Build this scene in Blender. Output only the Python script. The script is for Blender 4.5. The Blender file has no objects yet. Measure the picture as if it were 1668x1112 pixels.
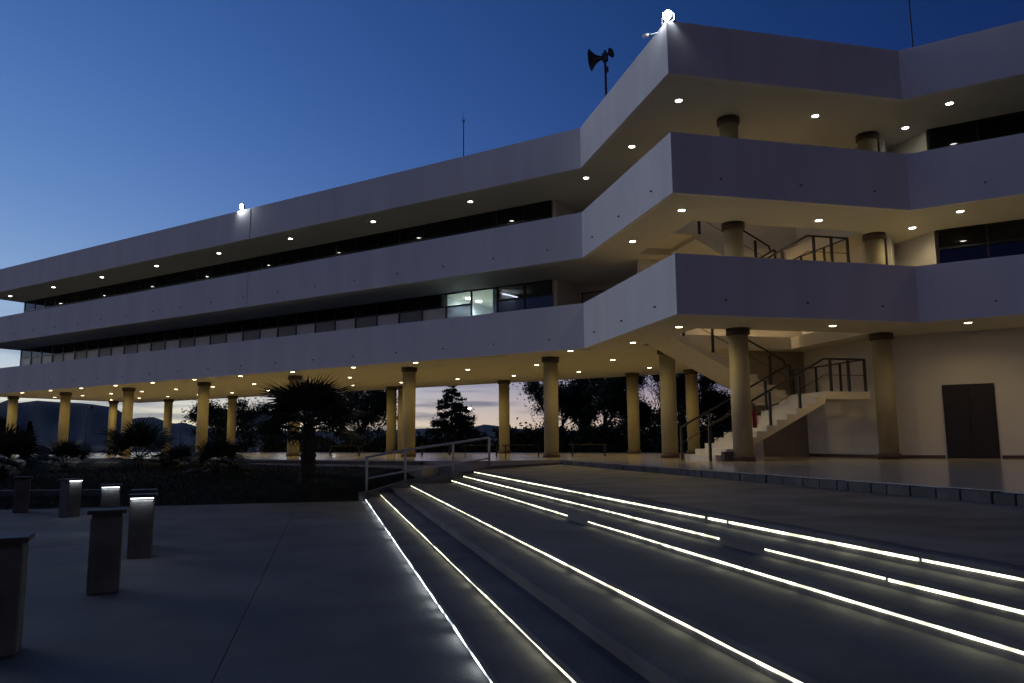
import bpy, bmesh, math, random
import numpy as np
from mathutils import Matrix, Vector, geometry

random.seed(7); rng = np.random.default_rng(7)
sc = bpy.context.scene
COL = sc.collection
EYE = 1.67
S2 = math.sqrt(.5)
R = math.radians

# ------------------------------------------------------------------ camera
cam = bpy.data.cameras.new('camera'); camo = bpy.data.objects.new('camera', cam); COL.objects.link(camo)
cam.sensor_width = 36; cam.lens = 36 * 1242.25 / 1668; cam.clip_start = .05; cam.clip_end = 40000
yaw, pit, rol = R(-31.4146), R(7.48995), R(-.43242)
f0 = Vector((math.sin(yaw), math.cos(yaw), 0)); r0 = Vector((math.cos(yaw), -math.sin(yaw), 0)); u0 = Vector((0, 0, 1))
fw = math.cos(pit) * f0 + math.sin(pit) * u0; up = -math.sin(pit) * f0 + math.cos(pit) * u0
rt = math.cos(rol) * r0 + math.sin(rol) * up; up = -math.sin(rol) * r0 + math.cos(rol) * up
camo.matrix_world = Matrix.Translation((0, 0, EYE)) @ Matrix((rt, up, -fw)).transposed().to_4x4()
sc.camera = camo

# ------------------------------------------------------------------ sky (dusk: sun below the horizon, long exposure)
w = bpy.data.worlds.new('World'); sc.world = w; w.use_nodes = True
nt = w.node_tree; N = nt.nodes; L = nt.links
bg = N['Background']; bg.inputs[1].default_value = .15
sky = N.new('ShaderNodeTexSky'); sky.sky_type = 'NISHITA'; sky.sun_disc = False
sky.sun_elevation = R(-5); sky.sun_rotation = R(-88); sky.ozone_density = 4.5; sky.dust_density = .3
sep = N.new('ShaderNodeSeparateColor'); L.new(sky.outputs[0], sep.inputs[0])
cmb = N.new('ShaderNodeCombineColor')
def wmath(op, a, b=0., c=0.):
    n = N.new('ShaderNodeMath'); n.operation = op
    for i, v in enumerate((a, b, c)):
        if isinstance(v, (int, float)): n.inputs[i].default_value = v
        else: L.new(v, n.inputs[i])
    return n.outputs[0]
# multiple-scattered twilight, which the single-scattering sky lacks: a smooth arch about the sunset, brightest at the horizon
tc = N.new('ShaderNodeTexCoord'); sx = N.new('ShaderNodeSeparateXYZ'); L.new(tc.outputs['Generated'], sx.inputs[0])
az0 = R(-88); zc = wmath('MAXIMUM', sx.outputs[2], 0)
gg = wmath('MULTIPLY_ADD', sx.outputs[0], math.sin(az0), wmath('MULTIPLY', sx.outputs[1], math.cos(az0)))
zg = wmath('MULTIPLY', zc, gg); hz = wmath('EXPONENT', wmath('MULTIPLY', zc, -1 / .07))
for i, p in enumerate(((-4.594, -1.707, 3.58, -1.393, .12, .5), (-3.35, -.84, 2.88, -1.706, -.33, .48), (-1.32, -2.0, .98, 1.137, -3.0, .85))):
    o = wmath('MULTIPLY_ADD', zc, p[1], p[0]); o = wmath('MULTIPLY_ADD', gg, p[2], o); o = wmath('EXPONENT', wmath('MULTIPLY_ADD', zg, p[3], o))
    q = wmath('MULTIPLY', wmath('EXPONENT', wmath('MULTIPLY_ADD', gg, p[5], p[4] - p[5])), hz)
    L.new(wmath('MULTIPLY_ADD', sep.outputs[i], 1.6, wmath('ADD', o, q)), cmb.inputs[i])
# thin cloud bars low over the horizon
mp = N.new('ShaderNodeMapping'); mp.inputs['Scale'].default_value = (2.6, 2.6, 46)
L.new(tc.outputs['Generated'], mp.inputs[0])
nz = N.new('ShaderNodeTexNoise'); nz.inputs['Scale'].default_value = 1.5; nz.inputs['Detail'].default_value = 5; nz.inputs['Roughness'].default_value = .55
L.new(mp.outputs[0], nz.inputs[0])
cr = N.new('ShaderNodeValToRGB'); cr.color_ramp.elements[0].position = .47; cr.color_ramp.elements[1].position = .6; L.new(nz.outputs[0], cr.inputs[0])
c2 = N.new('ShaderNodeValToRGB'); e = c2.color_ramp.elements
e[0].position = 0; e[0].color = (1, 1, 1, 1); e[1].position = .16; e[1].color = (0, 0, 0, 1)
e.new(.07).color = (.8, .8, .8, 1)
L.new(sx.outputs[2], c2.inputs[0])
fac = wmath('MULTIPLY', cr.outputs[0], c2.outputs[0]); fac = wmath('MULTIPLY', fac, .8)
mx = N.new('ShaderNodeMix'); mx.data_type = 'RGBA'; mx.blend_type = 'MULTIPLY'
L.new(fac, mx.inputs[0]); L.new(cmb.outputs[0], mx.inputs[6]); mx.inputs[7].default_value = (.2, .26, .42, 1)
L.new(mx.outputs[2], bg.inputs[0])
# the last light of the western sky, very weak and very soft
sl = bpy.data.lights.new('sun', 'SUN'); sl.energy = .042; sl.angle = R(24); sl.color = (1, .93, .86)
so_ = bpy.data.objects.new('sun', sl); COL.objects.link(so_)
sd = Vector((math.sin(R(-93)) * math.cos(R(12)), math.cos(R(-93)) * math.cos(R(12)), math.sin(R(12))))
so_.rotation_euler = (-sd).to_track_quat('-Z', 'Y').to_euler()
vs = sc.view_settings; vs.view_transform = 'Standard'; vs.look = 'None'; vs.gamma = 1; vs.use_curve_mapping = False
vs.exposure = 2.737
sc.cycles.use_denoising = True
sc.cycles.max_bounces = 6; sc.cycles.diffuse_bounces = 3; sc.cycles.glossy_bounces = 3
sc.cycles.transparent_max_bounces = 12; sc.cycles.sample_clamp_indirect = 4
sc.cycles.use_light_tree = True

# ------------------------------------------------------------------ materials
def mat(name, c1, c2=None, rough=.6, scale=4., detail=4, bump=0., bscale=None, metallic=0., stretch=None, spec=.5, coat=0):
    m = bpy.data.materials.new(name); m.use_nodes = True; t = m.node_tree; b = t.nodes['Principled BSDF']
    b.inputs['Roughness'].default_value = rough; b.inputs['Metallic'].default_value = metallic
    b.inputs['Specular IOR Level'].default_value = spec
    c2 = c2 or tuple(v * .8 for v in c1)
    co = t.nodes.new('ShaderNodeTexCoord'); mpn = t.nodes.new('ShaderNodeMapping')
    if stretch: mpn.inputs['Scale'].default_value = stretch
    t.links.new(co.outputs['Object'], mpn.inputs[0])
    n = t.nodes.new('ShaderNodeTexNoise'); n.inputs['Scale'].default_value = scale; n.inputs['Detail'].default_value = detail
    t.links.new(mpn.outputs[0], n.inputs[0])
    r = t.nodes.new('ShaderNodeValToRGB'); r.color_ramp.elements[0].position = .35; r.color_ramp.elements[1].position = .68
    r.color_ramp.elements[0].color = (*c2, 1); r.color_ramp.elements[1].color = (*c1, 1)
    t.links.new(n.outputs[0], r.inputs[0]); t.links.new(r.outputs[0], b.inputs['Base Color'])
    if bump:
        n2 = t.nodes.new('ShaderNodeTexNoise'); n2.inputs['Scale'].default_value = bscale or scale * 8; n2.inputs['Detail'].default_value = 5
        t.links.new(mpn.outputs[0], n2.inputs[0])
        bp = t.nodes.new('ShaderNodeBump'); bp.inputs['Strength'].default_value = bump; bp.inputs['Distance'].default_value = .02
        t.links.new(n2.outputs[0], bp.inputs['Height']); t.links.new(bp.outputs[0], b.inputs['Normal'])
    return m
def emat(name, col, strength, noise=None):
    m = bpy.data.materials.new(name); m.use_nodes = True; t = m.node_tree; b = t.nodes['Principled BSDF']
    b.inputs['Base Color'].default_value = (.6, .6, .6, 1)
    b.inputs['Emission Color'].default_value = (*col, 1); b.inputs['Emission Strength'].default_value = strength
    if noise:                                    # uneven diodes along a strip: scale, low, high
        co = t.nodes.new('ShaderNodeTexCoord'); n = t.nodes.new('ShaderNodeTexNoise'); n.inputs['Scale'].default_value = noise[0]
        n.inputs['Detail'].default_value = 3
        t.links.new(co.outputs['Object'], n.inputs[0])
        mr = t.nodes.new('ShaderNodeMapRange'); mr.inputs[1].default_value = .38; mr.inputs[2].default_value = .62
        mr.inputs[3].default_value = strength * noise[1]; mr.inputs[4].default_value = strength * noise[2]
        t.links.new(n.outputs[0], mr.inputs[0]); t.links.new(mr.outputs[0], b.inputs['Emission Strength'])
    return m
def glassmat(name, tint, blur=.0):
    m = bpy.data.materials.new(name); m.use_nodes = True; t = m.node_tree; t.nodes.clear()
    out = t.nodes.new('ShaderNodeOutputMaterial'); tr = t.nodes.new('ShaderNodeBsdfTransparent'); gl = t.nodes.new('ShaderNodeBsdfGlossy')
    tr.inputs[0].default_value = (*tint, 1); gl.inputs['Roughness'].default_value = blur; gl.inputs[0].default_value = (.9, .92, 1, 1)
    fr = t.nodes.new('ShaderNodeFresnel'); fr.inputs[0].default_value = 1.5; ms = t.nodes.new('ShaderNodeMixShader')
    t.links.new(fr.outputs[0], ms.inputs[0]); t.links.new(tr.outputs[0], ms.inputs[1]); t.links.new(gl.outputs[0], ms.inputs[2])
    t.links.new(ms.outputs[0], out.inputs[0])
    return m
M = dict(
    white=mat('white_paint', (.80, .78, .745), (.72, .70, .672), .7, 2.2, 8, .06, 30, stretch=(.55, .55, .09)),
    soffit=mat('soffit_paint', (.70, .67, .57), (.66, .63, .53), .75, .5, 5, .05, 30),
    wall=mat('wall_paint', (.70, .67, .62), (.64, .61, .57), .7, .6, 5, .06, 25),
    cream=mat('cream_paint', (.42, .375, .235), (.36, .315, .19), .65, 1.2, 5, .06, 25),
    brown=mat('brown_trim', (.09, .058, .042), (.065, .042, .032), .5, 5),
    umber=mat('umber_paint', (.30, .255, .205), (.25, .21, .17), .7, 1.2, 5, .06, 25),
    joint=mat('dark_joint', (.10, .10, .11), None, .8, 4),
    pipe=mat('grey_pipe', (.16, .16, .17), None, .6, 8),
    black=mat('black_metal', (.018, .017, .018), (.012, .012, .012), .4, 10),
    alum=mat('dark_aluminium', (.02, .02, .022), (.014, .014, .015), .35, 10, metallic=.3),
    grey_rail=mat('grey_painted_rail', (.46, .47, .50), (.38, .39, .42), .4, 12),
    door=mat('dark_door', (.018, .012, .012), (.013, .009, .009), .55, 2, 4, .05, 40, stretch=(6, 6, 1)),
    floor=mat('polished_tile', (.44, .41, .36), (.38, .35, .31), .17, 1.1, 4, .02, 3),
    concrete=mat('plaza_concrete', (.150, .142, .138), (.075, .072, .074), .75, .55, 10, .25, 45),
    step=mat('step_concrete', (.14, .132, .13), (.068, .065, .068), .75, 1.1, 9, .3, 40),
    upper=mat('stained_concrete', (.17, .152, .147), (.04, .038, .041), .55, .9, 10, .25, 40, stretch=(1, 1.9, 1)),
    kerb=mat('kerb_stone', (.085, .08, .082), (.035, .033, .036), .7, 3.2, 8, .4, 30),
    kerbd=mat('dark_kerb_stone', (.05, .047, .052), (.028, .027, .03), .7, 3.2, 8, .4, 30),
    stair=mat('stair_terrazzo', (.74, .68, .55), (.68, .62, .50), .5, 9, 6),
    soil=mat('lawn_soil', (.014, .017, .006), (.008, .010, .005), .95, 2.0, 8, .4, 30),
    grass=mat('grass', (.024, .032, .008), (.014, .02, .006), .8, 1.5),
    leaf=mat('dark_leaf', (.045, .065, .03), (.025, .035, .018), .7, .8),
    needle=mat('conifer_needle', (.030, .048, .030), (.018, .028, .02), .75, .8),
    palm=mat('palm_leaf', (.03, .042, .02), (.018, .025, .013), .6, 1.5),
    bark=mat('bark', (.09, .07, .055), (.05, .04, .032), .95, 6, 8, .6, 14, stretch=(1, 1, .3)),
    palmbark=mat('palm_trunk', (.035, .024, .018), (.016, .011, .009), .95, 7, 8, .6, 12, stretch=(1, 1, 3)),
    earth=mat('earth', (.07, .065, .05), (.04, .04, .032), .95, .02, 8),
    mount=mat('mountain_scrub', (.10, .11, .09), (.06, .07, .06), .95, .0015, 9),
    bollard=mat('bollard_concrete', (.12, .115, .118), (.07, .068, .07), .8, 3, 8, .3, 40),
    cap=mat('bollard_cap', (.03, .03, .032), (.02, .02, .022), .6, 6),
    red=mat('red_enamel', (.45, .02, .015), (.36, .015, .012), .35, 8),
    blind=mat('fabric_blind', (.45, .45, .48), (.38, .38, .41), .9, 2, 3, stretch=(1, 1, 14)),
    curtain=mat('lilac_curtain', (.40, .36, .48), (.32, .28, .40), .9, 1.5, 3, stretch=(9, 9, 1)),
    horn=mat('horn_grey', (.05, .05, .055), (.035, .035, .04), .5, 6),
    camw=mat('camera_housing', (.7, .7, .72), (.6, .6, .62), .4, 6),
    wood=mat('bench_wood', (.022, .016, .013), (.014, .01, .009), .6, 5, stretch=(8, 1, 1)),
    film=mat('frosted_film', (.78, .77, .76), (.70, .69, .68), .35, 1.2, 3),
    filmd=mat('dark_frosted_film', (.22, .22, .22), (.18, .18, .18), .35, 1.2, 3),
    interior=mat('office_paint', (.62, .63, .64), (.55, .56, .57), .8, 1.0),
    glass=glassmat('window_glass', (.30, .31, .33)),
    clear=glassmat('clear_glass', (.82, .86, .86)),
    lens_off=mat('lamp_lens_unlit', (.5, .5, .48), None, .3, 9),
    trim=mat('lamp_trim', (.55, .55, .55), None, .35, 9),
    warm=emat('warm_lamp', (1, .80, .45), 4),
    cool=emat('neutral_lamp', (1, .93, .80), 4),
    room=emat('office_lamp', (.85, 1, 1), 5),
    flood=emat('floodlight_lamp', (.80, .88, 1), 60),
    led=emat('led_strip', (1, .98, .66), .52, (5.5, .3, 1.4)),
    led0=emat('led_strip_cold', (.86, .97, 1), .8, (3.2, .12, 1.6)),
    bled=emat('bollard_led', (.85, .95, 1), .9),
    lamp_far=emat('street_lamp_globe', (1, .92, .8), 3),
    tube=emat('tube_lamp', (.9, .95, 1), 2.5),
)

# ------------------------------------------------------------------ mesh helpers
class MB:
    def __init__(s): s.v = []; s.f = []
    def add(s, vs, fs):
        o = len(s.v); s.v += [tuple(p) for p in vs]; s.f += [tuple(i + o for i in q) for q in fs]; return s
    def box(s, x0, x1, y0, y1, z0, z1):
        return s.add([(x0, y0, z0), (x1, y0, z0), (x1, y1, z0), (x0, y1, z0), (x0, y0, z1), (x1, y0, z1), (x1, y1, z1), (x0, y1, z1)],
                     [(3, 2, 1, 0), (4, 5, 6, 7), (0, 1, 5, 4), (1, 2, 6, 5), (2, 3, 7, 6), (3, 0, 4, 7)])
    def uebox(s, ua, ub, ea, eb, z0, z1):
        P = [UE(ua, ea, z0), UE(ub, ea, z0), UE(ub, eb, z0), UE(ua, eb, z0), UE(ua, ea, z1), UE(ub, ea, z1), UE(ub, eb, z1), UE(ua, eb, z1)]
        return s.add(P, [(3, 2, 1, 0), (4, 5, 6, 7), (0, 1, 5, 4), (1, 2, 6, 5), (2, 3, 7, 6), (3, 0, 4, 7)])
    def prism(s, loop, d):
        """closed planar loop of 3-D points swept by vector d"""
        n = len(loop); d = Vector(d); a = [Vector(p) for p in loop]; b = [p + d for p in a]
        return s.add(a + b, [tuple(range(n))[::-1], tuple(range(n, 2 * n))] + [(i, (i + 1) % n, (i + 1) % n + n, i + n) for i in range(n)])
    def tube(s, pts, r, n=8, r1=None, cap=True):
        pts = [Vector(p) for p in pts]; r1 = r if r1 is None else r1; o = len(s.v); m = len(pts)
        for k, p in enumerate(pts):
            d = (pts[min(k + 1, m - 1)] - pts[max(k - 1, 0)]).normalized()
            a = d.cross(Vector((0, 0, 1))); a = a.normalized() if a.length > 1e-3 else Vector((1, 0, 0)); b = d.cross(a)
            rr = r + (r1 - r) * k / max(1, m - 1)
            for j in range(n):
                t = 2 * math.pi * (j + .5) / n; s.v.append(tuple(p + rr * (math.cos(t) * a + math.sin(t) * b)))
        for k in range(m - 1):
            for j in range(n): s.f.append((o + k * n + j, o + k * n + (j + 1) % n, o + (k + 1) * n + (j + 1) % n, o + (k + 1) * n + j))
        if cap: s.f.append(tuple(o + j for j in range(n))[::-1]); s.f.append(tuple(o + (m - 1) * n + j for j in range(n)))
        return s
    def lathe(s, prof, n=28):
        """(radius, z) profile about the z axis, closed top and bottom"""
        o = len(s.v); m = len(prof)
        for r, z in prof:
            for j in range(n): t = 2 * math.pi * j / n; s.v.append((r * math.cos(t), r * math.sin(t), z))
        for k in range(m - 1):
            for j in range(n): s.f.append((o + k * n + j, o + k * n + (j + 1) % n, o + (k + 1) * n + (j + 1) % n, o + (k + 1) * n + j))
        s.f.append(tuple(o + j for j in range(n))[::-1]); s.f.append(tuple(o + (m - 1) * n + j for j in range(n)))
        return s
    def data(s, name, m, smooth=False, bevel=0):
        me = bpy.data.meshes.new(name); me.from_pydata(s.v, [], s.f); me.materials.append(M[m])
        b = bmesh.new(); b.from_mesh(me)
        bmesh.ops.recalc_face_normals(b, faces=b.faces)
        if bevel: bmesh.ops.bevel(b, geom=b.edges[:], offset=bevel, segments=1, affect='EDGES', clamp_overlap=True)
        b.to_mesh(me); b.free()
        if smooth:
            for p in me.polygons: p.use_smooth = len(p.vertices) == 4
        return me
    def build(s, name, m, parent=None, smooth=False, bevel=0, loc=None):
        return link(name, s.data(name, m, smooth, bevel), parent, loc)
def link(name, me, parent=None, loc=None, rz=0):
    o = bpy.data.objects.new(name, me); COL.objects.link(o)
    if loc is not None: o.location = loc
    if rz: o.rotation_euler.z = rz
    if parent is not None: o.parent = parent
    return o
def UE(u, e, z=0): return ((u + e) * S2, (e - u) * S2, z)
def tag(o, label, cat, group=None, kind=None):
    o['label'] = label; o['category'] = cat
    if group: o['group'] = group
    if kind: o['kind'] = kind
    return o
def struct(o): o['kind'] = 'structure'; return o
def empty(name, loc=(0, 0, 0), rz=0):
    o = bpy.data.objects.new(name, None); COL.objects.link(o); o.location = loc; o.rotation_euler.z = rz; o.empty_display_size = .2; return o
def arr_mesh(name, verts, k, m):
    """numpy (n*k,3) vertices, faces of k consecutive vertices"""
    n = len(verts) // k; me = bpy.data.meshes.new(name)
    me.vertices.add(n * k); me.vertices.foreach_set('co', np.ascontiguousarray(verts, dtype=np.float32).ravel())
    me.loops.add(n * k); me.loops.foreach_set('vertex_index', np.arange(n * k, dtype=np.int32))
    me.polygons.add(n); me.polygons.foreach_set('loop_start', np.arange(0, n * k, k, dtype=np.int32))
    me.polygons.foreach_set('loop_total', np.full(n, k, dtype=np.int32)); me.update(); me.validate(); me.materials.append(M[m]); return me

# ------------------------------------------------------------------ levels (metres above the lower plaza)
FLOOR = 1.10
ZB = [4.73, 7.80, 10.95]          # undersides of the three white bands
ZT = [6.25, 9.38, 12.38]          # their tops
FL1, FL2 = 5.15, 8.22             # upper floor levels
XL, XR, YB = -53.0, 14.0, 33.9
A, B, C = (-11.04, 22.68), (-6.13, 17.77), (-1.20, 22.70)
FRONT = [(XL, 22.68), A, B, C, (XR, 22.70)]
OUT = FRONT + [(XR, YB), (XL, YB)]
HOLE = [UE(-23.0, 9.9)[:2], UE(-19.12, 9.9)[:2], UE(-19.12, 15.4)[:2], UE(-23.0, 15.4)[:2]]

# ------------------------------------------------------------------ ground, plazas, lawn
struct(MB().add([(-16000, -4000, -.35), (9000, -4000, -.35), (9000, 22000, -.35), (-16000, 22000, -.35)], [(0, 1, 2, 3)]).build('ground', 'earth'))

# lower plaza: cast concrete bays with sawn joints
pl = struct(MB().uebox(-23.02, 9, -16, 1.35, -.30, -.02).build('lower_plaza', 'joint'))
us = [-23.0, -14.6, 9.0]
es = [-16.0, -10.6, -5.7, -.75, 1.33]
for a, b in zip(us, us[1:]):
    for c, d in zip(es, es[1:]):
        g = .0028
        MB().uebox(a + g, b - g, c + g, d - g, -.018, random.uniform(-.001, .001)).build('paving_slab', 'concrete', pl, bevel=.004)

# upper plaza, a sloping concrete sheet between the top step and the portico kerb
up_ = MB(); n = 60
for i in range(n + 1):
    u_ = -22.75 + (8 + 22.75) * i / n
    for e_ in (4.40, 7.0):
        up_.v.append(UE(u_, e_, .845 if e_ < 5 else .968))
up_.f = [(2 * i, 2 * i + 2, 2 * i + 3, 2 * i + 1) for i in range(n)]
struct(up_.build('upper_plaza', 'upper'))

# portico floor
pf_loop = [(XL - 1, 19.2), (-13.25, 19.2), UE(-22.95, 7.2)[:2], UE(8, 7.2)[:2], (XR + 2, 3.5), (XR + 2, YB + 1.2), (XL - 1, YB + 1.2)]
pf = struct(MB().prism([(x, y, .2) for x, y in pf_loop], (0, 0, FLOOR - .2)).build('portico_floor', 'floor'))
# kerb stones along its front edge
u_ = -22.9
while u_ < 7.5:
    ln = random.uniform(.24, .6); d = random.uniform(-.012, .012)
    MB().uebox(u_ + .004, min(u_ + ln, 8) - .004, 7.045 + d, 7.197, .93, FLOOR - .012 + random.uniform(-.006, .006)).build('kerb_stone', random.choice(['kerb', 'kerb', 'kerbd']), pf, bevel=.012)
    u_ += ln
# lower walk and its edging in front of the wing
wk = struct(MB().box(XL - 1, -14.4, 18.35, 19.19, .3, .97).build('garden_path', 'floor'))
x_ = XL
while x_ < -15:
    MB().box(x_ + .006, x_ + .994, 19.02, 19.195, .972, FLOOR - .02).build('kerb_stone', 'brown', wk, bevel=.01)  # brown puts the riser's shadow line into the edging colour
    x_ += 1.0

def lawn_z(x, y):
    u = (x - y) * S2; d1 = max(0, -23.0 - u); d2 = max(0, 18.4 - y)
    return .93 * d1 / (d1 + d2 + 1e-6) if d1 + d2 > 0 else 0
lw = MB(); nx, ny = 60, 30
for i in range(nx + 1):
    for j in range(ny + 1):
        y = -6 + (18.38 + 6) * j / ny; xe = -23.02 / S2 + y; x = -75 + (xe + 75) * (i / nx)
        lw.v.append((x, y, lawn_z(x, y) - .012))
lw.f = [(i * (ny + 1) + j, (i + 1) * (ny + 1) + j, (i + 1) * (ny + 1) + j + 1, i * (ny + 1) + j + 1) for i in range(nx) for j in range(ny)]
struct(lw.build('lawn', 'soil'))
K = 60000
gy = rng.uniform(2, 18.35, K); gx = -32.56 + gy - np.abs(rng.normal(0, 7, K)) - .02
gz = np.array([lawn_z(a, b) for a, b in zip(gx, gy)]) - .012
an = rng.uniform(0, 6.28, K); hh = rng.uniform(.04, .11, K); wd = .012; ln_ = rng.normal(0, .025, (K, 2))
V = np.empty((K, 3, 3))
V[:, 0] = np.c_[gx - wd * np.cos(an), gy - wd * np.sin(an), gz]; V[:, 1] = np.c_[gx + wd * np.cos(an), gy + wd * np.sin(an), gz]
V[:, 2] = np.c_[gx + ln_[:, 0], gy + ln_[:, 1], gz + hh]
tag(link('grass', arr_mesh('grass', V.reshape(-1, 3), 3, 'grass')), 'dark mown grass of the lawn beside the plaza', 'grass', kind='stuff')
# low concrete edging wall in the garden on the left
pw = MB(); q0, q1 = Vector((-27.5, 12.2, 0)), Vector((-20.6, 12.05, 0))
pw.prism([(-25.5, 10.7, .05), (-25.2, 10.45, .05), (-21.6, 13.0, .05), (-21.8, 13.3, .05)], (0, 0, .34))
tag(pw.build('garden_wall', 'bollard', bevel=.02), 'low pale concrete garden wall behind the bollards at left', 'wall')

# ------------------------------------------------------------------ plaza steps with light strips
ST = empty('plaza_steps', UE(-10, 2.5, 0)); inv = Vector(ST.location)
tag(ST, 'wide concrete steps edged with glowing light strips between the two plazas', 'steps')
def rel(mb, off):
    mb.v = [(x - off[0], y - off[1], z - off[2]) for x, y, z in mb.v]; return mb
SE = [1.13, 1.545, 1.90, 2.41, 3.61, 3.97, 4.29]
UL, UR = -22.75, 8.0
gaps = {5: [(-12.6, -12.05), (-11.39, -10.45)], 6: [(-7.38, -6.51)], 7: [(-8.26, -8.2), (-7.79, -7.73)]}
for i, e_ in enumerate(SE, 1):
    zt = .12 * i; e1 = SE[i] if i < 7 else 4.6
    mb = MB()
    # wavy front edge of a hand-cast nosing
    n = 60
    for k in range(n + 1):
        u = UL + (UR - UL) * k / n; j = random.uniform(-.006, .006)
        for (ee, zz) in ((e_ + .012, -.2), (e_ + .012, zt - .045), (e_ - .014 + j, zt - .045), (e_ - .015 + j, zt - .006), (e_ - .008 + j, zt), (e1 + .05, zt), (e1 + .05, -.2)):
            mb.v.append(UE(u, ee, zz))
    for k in range(n):
        for q in range(7): mb.f.append((k * 7 + q, k * 7 + (q + 1) % 7, (k + 1) * 7 + (q + 1) % 7, (k + 1) * 7 + q))
    mb.f.append(tuple(range(7))); mb.f.append(tuple(n * 7 + q for q in range(7))[::-1])
    so = rel(mb, inv).build('step', 'step', ST)
    if i == 3: continue
    if i == 5:                                   # a failing length: only a few diodes still burn
        mb = MB()
        for k in range(6): mb.uebox(-12.56 + k * .085, -12.525 + k * .085, e_ - .002, e_ + .010, zt - .066, zt - .05)
        rel(mb, inv).build('light_strip', 'led', so)
    # strip under the nosing, in lengths, with the dead gaps
    u = UL + .06; gp = gaps.get(i, [])
    while u < UR - .1:
        stop = min(u + random.uniform(1.4, 3.6), UR)
        for a, b in gp:
            if u < a < stop: stop = a
        dead = any(a - 1e-3 <= u < b for a, b in gp)
        if dead:
            u = [b for a, b in gp if a - 1e-3 <= u < b][0]; continue
        mb = MB(); m_ = max(2, int((stop - u) / .25)); gp_ = random.choice((.006, .01, .02, .045)); dz_ = random.uniform(-.004, .004)
        for k in range(m_):
            ua = u + (stop - u - gp_) * k / m_; ub = u + (stop - u - gp_) * (k + 1) / m_
            mb.uebox(ua, ub, e_ + (-.002 if i > 2 else -.008), e_ + .011, zt - .068 + dz_ if i > 1 else zt - .076, zt - .047)
        rel(mb, inv).build('light_strip', 'led' if i > 1 else 'led0', so)
        u = stop

# sloping curb and hand rail at the far end of the steps
cb = MB(); prof = [(.92, .24), (1.3, .30), (2.3, .58), (3.7, .74), (4.95, .95), (7.1, 1.03), (7.1, -.1), (.92, -.1)]
cb.prism([UE(-23.08, a, z) for a, z in prof], Vector(UE(.3, 0, 0)))
tag(cb.build('step_curb', 'bollard', bevel=.012), 'sloping concrete curb closing the far end of the lit steps', 'curb')
hr = empty('handrail', UE(-22.92, 2.9, .6)); tag(hr, 'grey tubular handrail on four posts beside the lawn', 'handrail'); hl = Vector(hr.location)
ps = [(1.15, .27, 1.26), (2.27, .56, 1.45), (3.69, .73, 1.64), (4.80, .92, 1.80)]
for a, z0, z1 in ps: rel(MB().tube([UE(-22.92, a, z0), UE(-22.92, a, z1 - .01)], .036, 10), hl).build('post', 'grey_rail', hr, True)
rel(MB().tube([UE(-22.92, 1.10, 1.25)] + [UE(-22.92, a, z) for a, _, z in ps[1:3]] + [UE(-22.92, 4.70, 1.785), UE(-22.92, 4.80, 1.79)], .036, 10), hl).build('top_rail', 'grey_rail', hr, True)
rel(MB().tube([UE(-22.92, 1.17, .64), UE(-22.92, 2.27, .83), UE(-22.92, 3.69, 1.02), UE(-22.92, 4.78, 1.18)], .028, 10), hl).build('lower_rail', 'grey_rail', hr, True)

# ------------------------------------------------------------------ the building
BD = empty('office_building', (-20, 28, FLOOR)); bl = Vector(BD.location)
tag(BD, 'long white three storey building with banded balconies, round columns and a projecting angular bay', 'building')
def part(mb, name, m, parent=None, **k): 
    return rel(mb, bl).build(name, m, parent or BD, **k)
def offset(poly, d):
    r = []
    for i, p in enumerate(poly):
        p = Vector(p); a = (p - Vector(poly[i - 1])) if i else Vector(poly[1]) - p; b = (Vector(poly[i + 1]) - p) if i < len(poly) - 1 else a
        a, b = a.normalized(), b.normalized(); na = Vector((-a.y, a.x)); nb = Vector((-b.y, b.x)); m_ = (na + nb).normalized()
        r.append(p + m_ * d / max(.3, m_.dot(na)))
    return r
INN = offset(FRONT, .16)
def band(z0, z1):
    mb = MB(); n = len(FRONT)
    for p, q in zip(FRONT, INN): mb.v += [(p[0], p[1], z0), (p[0], p[1], z1), (q[0], q[1], z1), (q[0], q[1], z0)]
    for i in range(n - 1):
        for k in range(4): mb.f.append((i * 4 + k, i * 4 + (k + 1) % 4, (i + 1) * 4 + (k + 1) % 4, (i + 1) * 4 + k))
    mb.f.append((0, 1, 2, 3)); mb.f.append(tuple((n - 1) * 4 + k for k in range(4))[::-1])
    mb.box(XL, XL + .16, 22.85, YB - .17, z0, z1); mb.box(XL, XR, YB - .16, YB, z0, z1)
    return mb
def slab(z0, z1, hole):
    lo = [(p.x, p.y) for p in offset(FRONT, .158)]; lo[0] = (XL + .161, lo[0][1])
    outer = lo + [(XR - .01, YB - .17), (XL + .161, YB - .17)]
    loops = [[Vector((x, y, 0)) for x, y in outer]] + ([[Vector((x, y, 0)) for x, y in HOLE]] if hole else [])
    tri = geometry.tessellate_polygon(loops); pts = [p for l in loops for p in l]; n = len(pts)
    mb = MB(); mb.v = [(p.x, p.y, z0) for p in pts] + [(p.x, p.y, z1) for p in pts]
    for t in tri: mb.f.append(tuple(t)); mb.f.append(tuple(i + n for i in t)[::-1])
    o = 0
    for l in loops:
        for i in range(len(l)): a, b = o + i, o + (i + 1) % len(l); mb.f.append((a, b, b + n, a + n))
        o += len(l)
    return mb
for k in range(3):
    bo = part(band(ZB[k], ZT[k]), 'balcony_band' if k < 2 else 'roof_band', 'white')
    part(slab(ZB[k] + .02, ZB[k] + .42, k < 2), 'floor_slab' if k < 2 else 'roof_slab', 'soffit')
    if k == 2: part(MB().box(-27.85, -27.83, 22.674, 22.69, ZB[2] + .02, ZT[2] - .02), 'expansion_joint', 'joint')
    if k == 1: part(MB().box(-27.85, -27.838, 22.675, 22.69, ZB[1] + .02, ZT[1] - .02), 'expansion_joint', 'joint')
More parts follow.
